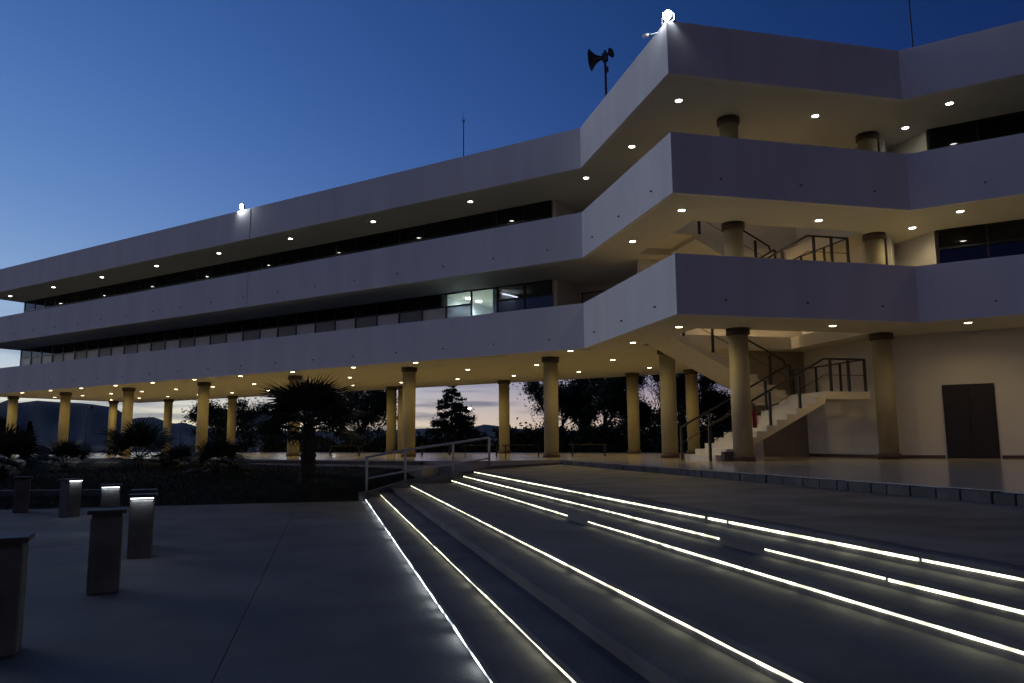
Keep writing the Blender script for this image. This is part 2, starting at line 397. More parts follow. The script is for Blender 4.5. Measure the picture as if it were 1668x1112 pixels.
# drain spouts in the two lower bands
spd = {}
def spout(x, y, z, a):
    if 'm' not in spd:
        spd['m'] = MB().tube([(0, .05, 0), (0, -.05, -.012)], .026, 10).data('drain_spout', 'pipe', True)
    link('drain_spout', spd['m'], BD, Vector((x, y, z)) - bl, a)
for k, dz in ((0, .40), (1, .45)):
    z = ZB[k] + dz
    for i in range(18): spout(-12.37 - 2.245 * i, 22.68, z, 0)
    for t in (.15, .485, .82): spout(A[0] + (B[0] - A[0]) * t, A[1] + (B[1] - A[1]) * t, z, -math.pi / 4)
    for t in (.19, .52, .84): spout(B[0] + (C[0] - B[0]) * t, B[1] + (C[1] - B[1]) * t, z, math.pi / 4)
    for x in (.55, 2.8): spout(x, 22.7, z, 0)

# columns
cd = {}
def column(x, y, z0, z1, base=True):
    h = round(z1 - z0, 3)
    if h not in cd:
        cd[h] = (MB().lathe([(.268, 0), (.268, h)], 32).data('column', 'cream', True),
                 MB().lathe([(.275, h - .20), (.325, h - .17), (.325, h - .002)], 32).data('capital', 'brown', True),
                 MB().lathe([(.315, .002), (.315, .13), (.285, .15)], 32).data('column_base', 'brown', True))
    o = link('column', cd[h][0], BD, Vector((x, y, z0)) - bl)
    link('capital', cd[h][1], o)
    if base: link('column_base', cd[h][2], o)
    return o
ztop = ZB[0] + .02
for x in (-13.4, -20.05, -26.75, -33.25, -39.65, -45.9, -51.9): column(x, 24.65, FLOOR, ztop)
for x in (-10.7, -13.47, -20.4, -26.95, -27.75, -34.2, -41.05, -47.7): column(x, 32.6, FLOOR, ztop)
for x, y in ((-52.4, 31.5), (-8.9, 24.62), (-5.6, 21.25), (-2.33, 24.7), (-6.4, 31.5)): column(x, y, FLOOR, ztop)
for f_, k in ((FL1, 1), (FL2, 2)):
    for x, y in ((-5.65, 21.45), (-2.35, 24.95)): column(x, y, f_, ZB[k] + .02)

# ground floor: door wall, stair end wall
wl = MB(); e0 = UE(-19.87, 16.33); e1 = UE(-23.7, 16.33)
wl.prism([(-2.5, 25.6, FLOOR), (XR, 25.6, FLOOR), (XR, 25.85, FLOOR), (-2.42, 25.85, FLOOR), (e1[0] + .17, e1[1] + .17, FLOOR), (e1[0], e1[1], FLOOR)], (0, 0, ztop - FLOOR + .05))
wo = part(wl, 'wall', 'wall')
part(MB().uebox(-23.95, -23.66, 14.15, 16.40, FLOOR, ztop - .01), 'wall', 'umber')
sk = MB(); sk.box(-2.45, -.95, 25.585, 25.6, FLOOR, FLOOR + .09); sk.box(.44, XR, 25.585, 25.6, FLOOR, FLOOR + .09)
part(sk, 'skirting', 'brown', wo)
part(MB().prism([(e0[0] - .02, e0[1] - .02, FLOOR), (e1[0], e1[1] - .02, FLOOR), (e1[0], e1[1], FLOOR), (e0[0] - .012, e0[1] - .006, FLOOR)], (0, 0, .09)), 'skirting', 'brown', wo)
dr = part(MB().box(-.90, .39, 25.54, 25.60, FLOOR + .01, FLOOR + 2.12), 'door', 'door')
for xa in (-.86, -.245):
    part(MB().box(xa, xa + .605, 25.525, 25.54, FLOOR + .03, FLOOR + 2.08), 'door_leaf', 'door', dr, bevel=.006)
part(MB().tube([(-.30, 25.48, FLOOR + .95), (-.30, 25.48, FLOOR + 1.2)], .012, 8), 'handle', 'black', dr)
# upper floors around the stair: end wall and back wall, return beside the right-hand offices
for f_, k in ((FL1, 1), (FL2, 2)):
    h = ZB[k] + .02 - f_ + .3
    a, b, c = UE(-19.9, 16.33), UE(-23.7, 16.33), UE(-23.7, 10.2)
    part(MB().prism([a + (), b, c, (c[0] - .12, c[1] + .12, 0), (b[0], b[1] + .2, 0), (a[0] + .1, a[1] + .1, 0)], (0, 0, h)), 'wall', 'wall', loc=None).location.z += f_
    part(MB().prism([(-.78, 25.52, f_), (-.70, 25.66, f_), (-1.95, 26.9, f_), (-2.1, 26.8, f_)], (0, 0, h - .3)), 'wall', 'wall')
    part(MB().box(-2.05, -1.93, 25.25, 26.8, f_, f_ + h - .3), 'wall', 'wall')
    # office back walls and the recessed wall next to the bay
    part(MB().box(-50.2, -13.6, 29.5, 29.6, f_, f_ + h - .3), 'wall', 'interior')
    part(MB().box(-13.6, -13.45, 25.36, 27.3, f_, f_ + h - .3), 'wall', 'wall')
    part(MB().box(-13.44, -8.8, 27.2, 27.35, f_, f_ + h - .3), 'wall', 'wall')
    part(MB().box(-50.2, -50.08, 25.5, 29.49, f_, f_ + h - .3), 'wall', 'interior')
    part(MB().box(-.6, XR, 29.5, 29.6, f_, f_ + h - .3), 'wall', 'interior')
    part(MB().box(-8.7, -2.2, YB - .5, YB - .4, f_, f_ + h - .3), 'wall', 'wall')
    for x in (-19.05, -16.42):
        part(MB().box(x, x + .1, 25.42, 29.49, f_, f_ + h - .3), 'partition', 'interior')
    # window in the recessed wall, with lilac curtains
    wn = part(MB().box(-13.3, -11.2, 27.15, 27.19, f_ + .9, f_ + 2.42), 'window', 'alum')
    for xa in (-13.22, -12.22): part(MB().box(xa, xa + .92, 27.10, 27.145, f_ + .95, f_ + 2.36), 'curtain_panel', 'curtain', wn)

# glazed office fronts: each module has a tall leaf and a transom
PW = 1.262; wdat = {}
def window(x, y, f_, h, blind=None, lit=False, full=False):
    key = (round(h, 2), full)
    if key not in wdat:
        fr = MB(); t = .028; H1 = 2.10
        fr.box(0, t * 2, -.04, .04, 0, h); fr.box(t * 2, PW, -.04, .04, h - .05, h); fr.box(t * 2, PW, -.04, .04, 0, .06)
        if not full: fr.box(t * 2, PW, -.04, .04, H1 - .03, H1 + .03)
        p1 = MB().box(t * 2, PW, -.004, .004, .06, (h - .05) if full else H1 - .03)
        p2 = None if full else MB().box(t * 2, PW, -.004, .004, H1 + .03, h - .05)
        wdat[key] = (fr.data('window', 'alum'), p1.data('pane', 'glass'), p1.data('pane', 'clear'), p2 and p2.data('pane', 'glass'), p2 and p2.data('pane', 'clear'),
                     p1.data('pane', 'film'), p1.data('pane', 'filmd'))
    d = wdat[key]; o = link('window', d[0], BD, Vector((x, y, f_)) - bl)
    link('pane', d[2 if (lit and full) else 5 if blind == 1 else 6 if blind == 2 else 1], o)
    if not full: link('pane', d[4 if lit else 3], o)
    return o
for f_, k in ((FL1, 1), (FL2, 2)):
    h = ZB[k] + .02 - f_
    n = 31
    for i in range(n):
        x = -13.62 - PW * (i + 1)
        lit = k == 1 and i in (2, 3)
        window(x, 25.30, f_, h, blind=0 if k == 2 or lit or i < 2 else (1 if i in (4, 6) or (i > 6 and i % 2 == 0) else 2), lit=lit, full=(k == 1 and i == 2))
    for i in range(6): window(-.74 + PW * i, 25.5, f_, h)
    # glazed gable end of the wing
    eg = part(MB().box(-52.78, -52.72, 25.36, 29.4, f_ + h - .06, f_ + h).box(-52.78, -52.72, 25.36, 25.42, f_, f_ + h - .06).box(-52.78, -52.72, 27.3, 27.36, f_, f_ + h - .06).box(-52.78, -52.72, 29.34, 29.4, f_, f_ + h - .06), 'gable_window', 'alum')
    for ya in (25.43, 27.37): part(MB().box(-52.754, -52.746, ya, ya + 1.86, f_ + .02, f_ + h - .07), 'pane', 'clear', eg)

# lamps -------------------------------------------------------------
ld = {}
def area(name, loc, power, col, size, parent, spread=150, rot=None):
    l = bpy.data.lights.new(name, 'AREA'); l.shape = 'DISK'; l.size = size; l.energy = power; l.color = col; l.spread = R(spread)
    o = bpy.data.objects.new(name, l); COL.objects.link(o); o.parent = parent; o.location = loc
    if rot: o.rotation_euler = rot
    return o
def downlight(x, y, zs, m, power, col):
    if m not in ld:
        ld[m] = (MB().lathe([(.088, -.004), (.092, .012)], 20).data('downlight', m),)
        ld['ring'] = MB().add(*ring(.094, .118, -.006, .016)).data('lamp_trim', 'trim')
    o = link('downlight', ld[m][0], BD, Vector((x, y, zs)) - bl); link('lamp_trim', ld['ring'], o)
    if power: area('downlight_bulb', (0, 0, -.012), power * random.uniform(.78, 1.2), col, .16, o)
    return o
def ring(r0_, r1_, z0, z1, n=20):
    v = []; f = []
    for j in range(n):
        t = 2 * math.pi * j / n; c, s_ = math.cos(t), math.sin(t); v += [(r0_ * c, r0_ * s_, z1), (r0_ * c, r0_ * s_, z0), (r1_ * c, r1_ * s_, z0), (r1_ * c, r1_ * s_, z1)]
    for j in range(n):
        for k in range(3): f.append((j * 4 + k, j * 4 + k + 1, ((j + 1) % n) * 4 + k + 1, ((j + 1) % n) * 4 + k))
    return v, f
WARM, COOL = (1, .71, .21), (1, .84, .60)
xs = [-11.85, -15.2, -18.6, -21.85, -25.4, -28.8, -32.1, -35.4, -38.6, -41.8, -44.9, -48.0, -51.2]
PWR = 2.5
z0 = ZB[0] + .02
for r_, y in enumerate((23.25, 26.8, 30.6)):
    for i, x in enumerate(xs):
        off = r_ == 0 and i == 1
        downlight(x, y, z0, 'lens_off' if off else 'warm', 0 if off else PWR, WARM)
        if r_ == 0: part(MB().box(x + .42, x + .78, y - .02, y + .02, z0 - .004, z0 + .01), 'vent', 'black')
for x, y in ((-9.2, 22.4), (-6.86, 20.0), (-3.27, 22.2), (-.1, 23.7), (3.3, 23.7), (6.6, 23.7), (-8.7, 27.0), (-8.7, 30.6)): downlight(x, y, z0, 'warm', PWR if x < -5 else 1.35, WARM)
z1 = ZB[1] + .02
for x, y in ((-6.46, 19.4), (-8.83, 21.7), (-3.5, 22.45), (-1.3, 24.78), (-.06, 23.65), (4.9, 23.65)): downlight(x, y, z1, 'cool', 1.25, (1, .76, .40))
for i in range(9): downlight(-11.36 - 5.0 * i, 23.75, z1, 'lens_off', 0, COOL)
z2 = ZB[2] + .02
for x, y in [(-6.46, 19.5), (-8.84, 21.9), (-3.44, 22.6), (-1.29, 24.97), (-.09, 23.75), (4.9, 23.75)] + [(-11.36 - 5.0 * i, 23.75) for i in range(9)]:
    downlight(x, y, z2, 'cool', 0.36 if x < -10 else .09, (1, .93, .82))
# wall washers over the stair's back wall
for zs_, pw_ in ((z1, 3.2), (z2, .15)):
    for e_ in (12.9, 14.6): downlight(*UE(-23.36, e_)[:2], zs_, 'warm', pw_, (1, .70, .36))
# the lit office: two round ceiling lamps; next door a tube
for x, y in ((-18.43, 26.6), (-18.46, 27.45), (-17.2, 27.2)):
    o = part(MB().lathe([(.12, 0), (.12, .03)], 20), 'ceiling_lamp', 'room'); o.location = Vector((x, y, z1 - .035)) ; o.parent = BD; 
    o.data.transform(Matrix.Translation(bl)); o.location = Vector((x, y, z1 - .035)) - bl
    area('ceiling_lamp_bulb', (0, 0, -.02), 4.0, (.78, .97, 1), .2, o)
part(MB().tube([(-16.25, 25.9, z1 - .16), (-16.15, 26.9, z1 - .16)], .02, 8), 'tube_lamp', 'tube')

# ------------------------------------------------------------------ staircases
def staircase(name, label, zf, zl, zu, n1, n2, eL, run=.322):
    T = empty(name, UE(-20.5, 13, zf)); tl = Vector(T.location); tag(T, label, 'staircase', 'stairs in the angular bay')
    def P(mb, nm, m, par=None, **k): return rel(mb, tl).build(nm, m, par or T, **k)
    h1 = (zl - zf) / n1; h2 = (zu - zl) / n2
    # flight one climbs away along +e at u -21.05..-19.22
    for i in range(n1):
        ea = eL - run * (n1 - 1 - i); za = zf + h1 * i; zb = za + h1
        if i == n1 - 1: break
        lo0 = max(zf, za - .17 - 0); lo1 = max(zf, zb - .17)
        P(MB().prism([UE(-19.22, ea, lo0), UE(-19.22, ea, zb), UE(-19.22, ea + run, zb), UE(-19.22, ea + run, lo1)], UE(-1.83, 0, 0)), 'step', 'stair')
    # landing
    P(MB().uebox(-22.95, -19.22, eL, eL + 1.5, zl - .22, zl), 'landing', 'stair')
    for i in range(n2 - 1):
        ea = eL - run * i; za = zl + h2 * i; zb = za + h2
        P(MB().prism([UE(-21.15, ea, za - .17), UE(-21.15, ea, zb), UE(-21.15, ea - run, zb), UE(-21.15, ea - run, zb - .17)], UE(-1.8, 0, 0)), 'step', 'stair')
    eT = eL - run * (n2 - 1)
    P(MB().uebox(-22.95, -21.15, 9.92, eT - .002, zu - .2, zu), 'landing', 'stair')
    # rails
    def rail(u, line, posts, mid=True):
        R_ = P(MB().tube([UE(u, a, z + .95) for a, z in line], .032, 6), 'rail', 'black')
        if mid: P(MB().tube([UE(u, a, z + .48) for a, z in line], .011, 6), 'mid_rail', 'black')
        for a, z in posts: P(MB().uebox(u - .032, u + .032, a - .032, a + .032, z, z + .94), 'post', 'black')
    e0_ = eL - run * (n1 - 1)
    for u in (-19.27, -21.0):
        ln = [(e0_ - .15, zf), (e0_ + .15, zf + h1), (eL + .05, zl), (eL + 1.42, zl)] if u > -20 else [(e0_ - .15, zf), (e0_ + .15, zf + h1), (eL + .05, zl)]
        pst = [(e0_ - .13, zf)] + [(e0_ + run * (i + .5), zf + h1 * (i + 1)) for i in range(2, n1 - 1, 3)] + ([(eL + .25, zl), (eL + .85, zl), (eL + 1.40, zl)] if u > -20 else [(eL + .08, zl)])
        rail(u, ln, pst)
    rail(-21.2, [(eL + .05, zl), (eL, zl + h2), (eT, zu), (9.95, zu)], [(eL - run * (i + .5), zl + h2 * (i + 1)) for i in range(1, n2 - 1, 3)] + [(9.97, zu)])
    rail(-19.10, [(9.95, zu), (eL + 1.45, zu)] if zu > 8 else [(9.95, zu), (eL + 1.45, zu)], [(9.97 + .98 * i, zu) for i in range(6)], False)
    rl = P(MB().tube([UE(-22.9, eL + 1.42, zl + .95), UE(-19.3, eL + 1.42, zl + .95)], .024, 6), 'rail', 'black')
    for u in (-22.85, -21.6, -20.4): P(MB().uebox(u - .026, u + .026, eL + 1.394, eL + 1.446, zl, zl + .945), 'post', 'black')
    return T
staircase('staircase', 'pale open staircase with black rails rising from the portico floor', FLOOR, 3.04, FL1, 12, 13, 13.9)
staircase('staircase', 'upper staircase with black rails seen above the lower balcony band', FL1, 6.69, FL2, 9, 9, 13.6)
# enclosed cupboard under the lower flight
us_ = MB(); us_.prism([UE(-19.5, 11.05, FLOOR), UE(-19.5, 12.0, FLOOR), UE(-19.5, 12.0, 1.83), UE(-19.5, 11.05, 1.36)], UE(-1.4, 0, 0))
tag(us_.build('stair_cupboard', 'wall'), 'small pale cupboard enclosed under the lower staircase flight', 'cupboard')
# fire extinguisher on a stand and small bin by the stair foot
fx = empty('fire_extinguisher', (-5.29, 21.40, 2.0)); tag(fx, 'red fire extinguisher hung on the round column beside the staircase', 'extinguisher')
MB().lathe([(.055, 0), (.062, .02), (.062, .42), (.03, .49)], 16).build('cylinder_body', 'red', fx, True)
MB().lathe([(.016, .485), (.016, .54), (.03, .55), (.03, .58)], 10).build('valve', 'black', fx)
MB().tube([(.03, 0, .53), (.085, 0, .48), (.09, 0, .25), (.08, 0, .1)], .009, 6).build('hose', 'black', fx)
MB().box(-.075, -.03, -.04, .02, .25, .28).build('bracket', 'black', fx)
bn = MB().uebox(-19.19, -19.02, 10.5, 10.78, FLOOR, FLOOR + .26)
tag(bn.build('electrical_box', 'bollard', bevel=.01), 'small grey box on the floor against the staircase foot', 'box')

# ------------------------------------------------------------------ roof fittings
ZR = ZB[2] + .42
def mast(x, y, top, label, head):
    o = empty('lightning_rod', (x, y, ZR)); tag(o, label, 'mast', 'roof masts')
    MB().tube([(0, 0, 0), (0, 0, top - ZR - .5)], .026, 8, .02).build('pole', 'black', o)
    MB().tube([(0, 0, top - ZR - .5), (0, 0, top - ZR)], .012, 6, .004).build('tip', 'black', o)
    MB().box(-.12, .12, -.12, .12, 0, .04).build('base_plate', 'black', o)
    if head:
        h = MB()
        for t in range(4): c, s_ = math.cos(t * math.pi / 2), math.sin(t * math.pi / 2); h.tube([(0, 0, top - ZR - .42), (.09 * c, .09 * s_, top - ZR - .38), (.09 * c, .09 * s_, top - ZR - .28)], .009, 5)
        h.lathe([(.045, top - ZR - .45), (.045, top - ZR - .40)], 8); h.build('air_terminal', 'black', o)
mast(-18.27, 26, 15.95, 'thin lightning rod with small crown on the roof of the long wing', True)
mast(-.96, 26, 19.0, 'plain thin mast on the roof at the right edge', False)
hs = empty('horn_loudspeaker', (-10.6, 23.95, ZR)); tag(hs, 'grey horn loudspeakers on a pole above the roof edge', 'loudspeaker')
MB().tube([(0, 0, 0), (0, 0, 4.3)], .045, 8).build('pole', 'horn', hs)
MB().box(-.15, .15, -.15, .15, 0, .04).build('base_plate', 'horn', hs)
def horn(sz, rz, loc, nm):
    m_ = MB().lathe([(.05 * sz, 0), (.06 * sz, .10 * sz), (.10 * sz, .2 * sz), (.20 * sz, .32 * sz), (.29 * sz, .38 * sz), (.28 * sz, .385 * sz), (.05 * sz, .17 * sz)], 20)
    o = m_.build(nm, 'horn', hs, True, loc=loc); o.rotation_euler = (R(90), 0, rz); return o
horn(1.35, R(-80), (-.04, .02, 4.05), 'horn'); horn(.62, R(75), (.03, .02, 4.12), 'horn')
MB().box(-.09, .09, -.07, .07, 3.88, 4.19).build('driver', 'horn', hs); MB().box(.04, .11, -.04, .04, 3.45, 3.65).build('bracket', 'horn', hs)
def floodlight(loc, rz, label, power):
    o = empty('floodlight', loc, rz); tag(o, label, 'floodlight', 'roof floodlights')
    h = MB().lathe([(.08, -.06), (.13, -.02), (.14, .05)], 24).build('housing', 'black', o, True, loc=(0, 0, .2)); h.rotation_euler = (R(90), 0, 0)
    h = MB().lathe([(.125, .0), (.115, .03), (.07, .05), (.02, .055)], 24).build('lens', 'flood', o, True, loc=(0, -.045, .2)); h.rotation_euler = (R(90), 0, 0)
    MB().box(-.19, -.165, -.03, .03, 0, .2).box(.165, .19, -.03, .03, 0, .2).box(-.165, .165, -.03, .03, 0, .02).build('bracket', 'black', o)
    area('floodlight_bulb', (0, -.14, .2), power, (.8, .88, 1), .25, o, 170, (R(75), 0, 0))
floodlight((-28.5, 22.76, ZT[2]), R(-18), 'glaring floodlight on the roof edge of the long wing', 6)
floodlight((-6.13, 17.93, ZT[2]), R(-12), 'glaring floodlight on the roof corner above the angular bay', 8)
sc_ = empty('security_camera', (-6.68, 18.28, ZT[2] - .05), R(-45)); tag(sc_, 'small white security camera on the roof edge below the corner floodlight', 'camera')
MB().tube([(.25, .0, -.02), (.12, -.10, 0), (0, -.13, .05)], .015, 6).build('bracket', 'camw', sc_)
cbo = MB().lathe([(.045, -.12), (.05, .13)], 14).build('camera_body', 'camw', sc_, True, loc=(-.1, -.14, .08)); cbo.rotation_euler = (R(72), 0, R(-70))
cbl = MB().lathe([(.042, -.17), (.046, -.122)], 14).build('lens_hood', 'black', sc_, True, loc=(-.1, -.14, .08)); cbl.rotation_euler = (R(72), 0, R(-70))

# ------------------------------------------------------------------ bollards
bd = dict(post=MB().box(-.165, .165, -.165, .165, 0, .848).data('post', 'bollard', bevel=.012),
          neck=MB().box(-.152, .152, -.152, .152, .848, .885).data('neck', 'cap'),
          cap=MB().box(-.20, .20, -.20, .20, .885, .93).data('cap', 'cap', bevel=.008),
          led=MB().box(-.155, .155, -.176, -.154, .868, .880).data('lamp', 'bled'))
def bollard(x, y, rz, s, lit, label):
    o = empty('bollard_light', (x, y, 0), R(rz)); o.scale = (1, 1, s); tag(o, label, 'bollard', 'bollard lights on the lower plaza')
    for k in ('post', 'neck', 'cap'): link({'post': 'post', 'neck': 'neck', 'cap': 'cap'}[k], bd[k], o)
    if lit:
        link('lamp', bd['led'], o)
        l = bpy.data.lights.new('lamp_bulb', 'AREA'); l.shape = 'RECTANGLE'; l.size = .30; l.size_y = .02; l.energy = lit; l.color = (.85, .95, 1)
        q = bpy.data.objects.new('lamp_bulb', l); COL.objects.link(q); q.parent = o; q.location = (0, -.184, .866); q.rotation_euler = (R(-25), 0, 0)
bollard(-6.95, 3.31, 57, 1.0, 0, 'nearest unlit concrete bollard cut off by the left edge')
bollard(-8.75, 5.27, 57, 1.0, 0, 'unlit concrete bollard with a dark flat cap, second nearest')
bollard(-10.9, 7.1, 54, 1.0, .11, 'bollard with a bright white glow under its cap, nearest of the lit ones')
bollard(-11.95, 7.80, 54, 1.0, 0, 'unlit bollard almost hidden behind the nearest lit one')
bollard(-14.85, 8.98, 57, .96, .11, 'lit bollard half hidden behind the cap of a nearer unlit one')
bollard(-18.5, 10.2, 97, .95, .11, 'lit bollard at the lawn edge glowing only at its right corner')
bollard(-20.9, 10.3, 60, .95, 0, 'farthest unlit bollard standing before the garden wall')

# ------------------------------------------------------------------ benches under the portico
def bench(x, y, rz, back, label):
    o = empty('bench', (x, y, FLOOR), R(rz)); tag(o, label, 'bench', 'benches under the portico')
    for k in range(4): MB().box(-.75, .75, -.21 + .11 * k, -.12 + .11 * k, .42, .455).build('slat', 'wood', o, bevel=.005)
    for sx in (-.62, .62):
        for sy in (-.18, .18): MB().box(sx - .02, sx + .02, sy - .02, sy + .02, 0, .42).build('leg', 'black', o)
    if back:
        for k in range(3): MB().box(-.75, .75, .22, .25, .52 + .12 * k, .61 + .12 * k).build('backrest_slat', 'wood', o)
        for sx in (-.6, .6): MB().box(sx - .02, sx + .02, .25, .28, .42, .9).build('backrest_post', 'black', o)
bench(-24.1, 25.2, 35, False, 'low dark bench under the portico beside the fan palm')
bench(-20.9, 27.6, 30, False, 'dark bench standing left of the doubled columns')
bench(-17.0, 25.4, 35, False, 'dark bench seen through the handrail between two columns')
bench(-14.8, 24.9, 30, False, 'low dark bench by the column behind the handrail end')
bench(-13.0, 26.9, 30, False, 'dark bench nearest the staircase, left of the tall column')

# ------------------------------------------------------------------ palms
def frond_mesh(L_, W_, n=22, name='frond', droop=.35):
    V = []
    pl_ = L_ * .55
    c = np.array([pl_, 0, 0.0])
    for i in range(n):
        a = math.radians(-115 + 230 * i / (n - 1)); ln = L_ * .62 * (1 - .28 * abs(a / 2.0) ** 2) * random.uniform(.88, 1.05)
        d = np.array([math.cos(a), math.sin(a), 0]); pn = np.array([-d[1], d[0], 0]) * W_
        m1 = c + d * ln * .55 + np.array([0, 0, .05 * ln]); t = c + d * ln + np.array([0, 0, -droop * ln * .5 + random.uniform(-.05, .05)])
        V += [c, m1 - pn, t, m1 + pn]
    w_ = .02
    V += [np.array([0, -w_, 0]), np.array([pl_, -w_ * .6, 0]), np.array([pl_, w_ * .6, 0]), np.array([0, w_, 0])]
    V += [np.array([0, 0, -w_]), np.array([pl_, 0, -w_]), np.array([pl_, 0, w_]), np.array([0, 0, w_])]
    return arr_mesh(name, np.array(V), 4, 'palm')
FM = [frond_mesh(1.95, .045, 26) for _ in range(3)]
def palm(x, y, z, h, r, nf, sc_f, label, seed):
    rs = random.Random(seed); o = empty('fan_palm', (x, y, z)); tag(o, label, 'palm', 'fan palms on the lawn')
    prof = [(r * 1.25, 0)]
    k = max(4, int(h / .09))
    for i in range(1, k + 1):
        t = i / k; prof.append((r * (1.15 - .3 * t) * (1.10 if i % 2 else .93), h * t))
    MB().lathe(prof, 14).build('trunk', 'palmbark', o)
    for i in range(nf):
        t = i / nf; el = R(80 - 92 * t) + rs.uniform(-.12, .12); az = i * 2.39996 + rs.uniform(-.2, .2)
        f_ = link('frond', FM[i % 3], o, (0, 0, h * rs.uniform(.93, 1.02))); f_.rotation_euler = (rs.uniform(-.5, .5), -el, az)
        s_ = sc_f * rs.uniform(.85, 1.08) * (.9 if t < .3 else 1); f_.scale = (s_, s_, s_)
palm(-17.1, 16.35, .50, 1.62, .22, 40, .90, 'tall fan palm with a thick trunk on the lawn before the portico', 1)
palm(-27.6, 17.7, .62, .55, .2, 20, .80, 'low bushy fan palm on the lawn, second tallest, before the fourth column', 2)
palm(-22.0, 16.9, .62, .25, .16, 18, .62, 'small trunkless fan palm left of the tall one', 3)
palm(-30.2, 16.4, .55, .30, .18, 16, .68, 'low fan palm before the mountain view, between two columns', 4)
palm(-29.0, 13.6, .40, .45, .2, 18, .85, 'low fan palm at the far left edge of the lawn', 5)
palm(-24.9, 17.6, .65, .12, .12, 14, .55, 'smallest fan palm beside the garden path', 6)

# ------------------------------------------------------------------ trees behind the building
def leaves(cl, n, size, m, name):
    """cl: list of (centre, radius) clumps; n leaves in all"""
    cs = np.array([c for c, _ in cl]); rs_ = np.array([r for _, r in cl]); wgt = rs_ ** 2; idx = rng.choice(len(cl), n, p=wgt / wgt.sum())
    d = rng.normal(size=(n, 3)); d /= np.linalg.norm(d, axis=1)[:, None]
    p = cs[idx] + d * (rs_[idx] * np.abs(rng.normal(0, .72, n)))[:, None] * np.array([1, 1, .85])
    a = rng.normal(size=(n, 3)); a /= np.linalg.norm(a, axis=1)[:, None]; b = np.cross(a, rng.normal(size=(n, 3))); b /= np.linalg.norm(b, axis=1)[:, None]
    s_ = size * rng.uniform(.6, 1.3, n)[:, None]
    V = np.empty((n, 4, 3)); V[:, 0] = p - a * s_; V[:, 1] = p - b * s_ * .45; V[:, 2] = p + a * s_; V[:, 3] = p + b * s_ * .45
    return arr_mesh(name, V.reshape(-1, 3), 4, m)
def tree(x, y, h, w_, label, kind='round', n=5000, seed=0, z=-.3, leaf=.13, group='trees behind the building'):
    rs = random.Random(seed); o = empty('conifer_tree' if kind == 'conifer' else 'bare_tree' if kind == 'bare' else 'leafy_tree', (x, y, z)); tag(o, label, 'tree', group)
    tr = MB(); cl = []
    if kind == 'conifer':
        tr.tube([(0, 0, 0), (.05, 0, h * .5), (0, 0, h)], h * .022, 7, .01)
        for i in range(230):
            t = rs.uniform(.08, 1); a = rs.uniform(0, 6.28); rr = w_ / 2 * (1 - t) ** .75 * rs.uniform(.6, 1.15) + .05
            zz = h * t; p = (math.cos(a) * rr, math.sin(a) * rr, zz - .12 * rr)
            tr.tube([(0, 0, zz), p], .02, 4, .006, False)
            for q in (.45, .75, 1): cl.append(((p[0] * q, p[1] * q, zz + (p[2] - zz) * q), max(.10, rr * .17)))
    else:
        def grow(p, d, ln, r, lv):
            q = p + d * ln; tr.tube([p, (p + q) / 2 + Vector((rs.uniform(-.06, .06), rs.uniform(-.06, .06), 0)) * ln, q], r, 6 if lv < 2 else 4, r * .6, False)
            if lv >= (4 if kind == 'bare' else 3): cl.append((tuple(q), w_ * rs.uniform(.11, .17))); return
            if lv >= 2: cl.append((tuple(q), w_ * rs.uniform(.10, .15)))
            for k in range(rs.choice((3, 3, 4)) if lv else 5):
                nd = (d + Vector((rs.uniform(-1, 1), rs.uniform(-1, 1), rs.uniform(-.25, .7))) * (.75 if lv else .9)).normalized()
                grow(q if k else p + d * ln * rs.uniform(.6, .9), nd, ln * rs.uniform(.6, .82), r * .58, lv + 1)
        grow(Vector((0, 0, 0)), Vector((rs.uniform(-.08, .08), rs.uniform(-.08, .08), 1)).normalized(), h * .33, h * .028, 0)
        # fit the crown to the wanted height and spread
        zs = max(c[2] for c, _ in cl) + w_ * .08; xw = max(max(abs(c[0]), abs(c[1])) for c, _ in cl) + w_ * .08
        fz, fx_ = h / zs, w_ / 2 / xw
        tr.v = [(a * fx_ if c > .5 else a, b * fx_ if c > .5 else b, c * fz) for a, b, c in tr.v]
        cl = [((c[0] * fx_, c[1] * fx_, c[2] * fz), r) for c, r in cl]
        if kind == 'bush':
            for i in range(34): a = rs.uniform(0, 6.28); zz = rs.uniform(.08, .8); q = rs.uniform(0, .46) * w_ * math.sqrt(max(.1, 1 - ((zz - .38) / .62) ** 2)); cl.append(((q * math.cos(a), q * math.sin(a), zz * h), w_ * rs.uniform(.11, .17)))
    tr.build('trunk', 'bark', o)
    link('crown', leaves(cl, int(n * 3.2) if kind != 'bare' else n, leaf * .82, 'needle' if kind == 'conifer' else 'leaf', 'crown'), o)
def far(az_px, d):   # direction of an image column, at a distance on the ground: used once to place the far trees
    t = (az_px - 834) / 1242.25; v = f0 + t * r0; v.normalize(); return v.x * d, v.y * d
tree(*far(352, 72), 5.9, 4.6, 'dark leafy tree right of the fourth front column, behind the portico', 'bush', 5000, 11)
tree(*far(402, 66), 5.6, 5.4, 'leafy tree behind the left side of the tall palm', 'bush', 5000, 12)
tree(*far(588, 60), 6.8, 6.6, 'broad leafy tree between the tall palm and the doubled columns', 'bush', 7500, 13, leaf=.12)
tree(*far(735, 60), 6.9, 5.9, 'dark conical conifer between the doubled columns and the next column', 'conifer', 22000, 14, leaf=.12)
tree(*far(908, 58), 7.0, 5.6, 'airy leafy tree behind the tall column above the handrail end', 'bush', 5200, 15)
tree(*far(985, 54), 8.0, 5.2, 'tall dense dark tree left of the back column near the staircase', 'bush', 9000, 16, leaf=.12)
tree(*far(1060, 60), 7.4, 4.4, 'bare branching tree seen between two columns near the staircase', 'bare', 900, 17, leaf=.07)
tree(*far(1112, 50), 7.2, 4.4, 'dense tree behind the columns left of the staircase', 'bush', 6500, 18, leaf=.12)
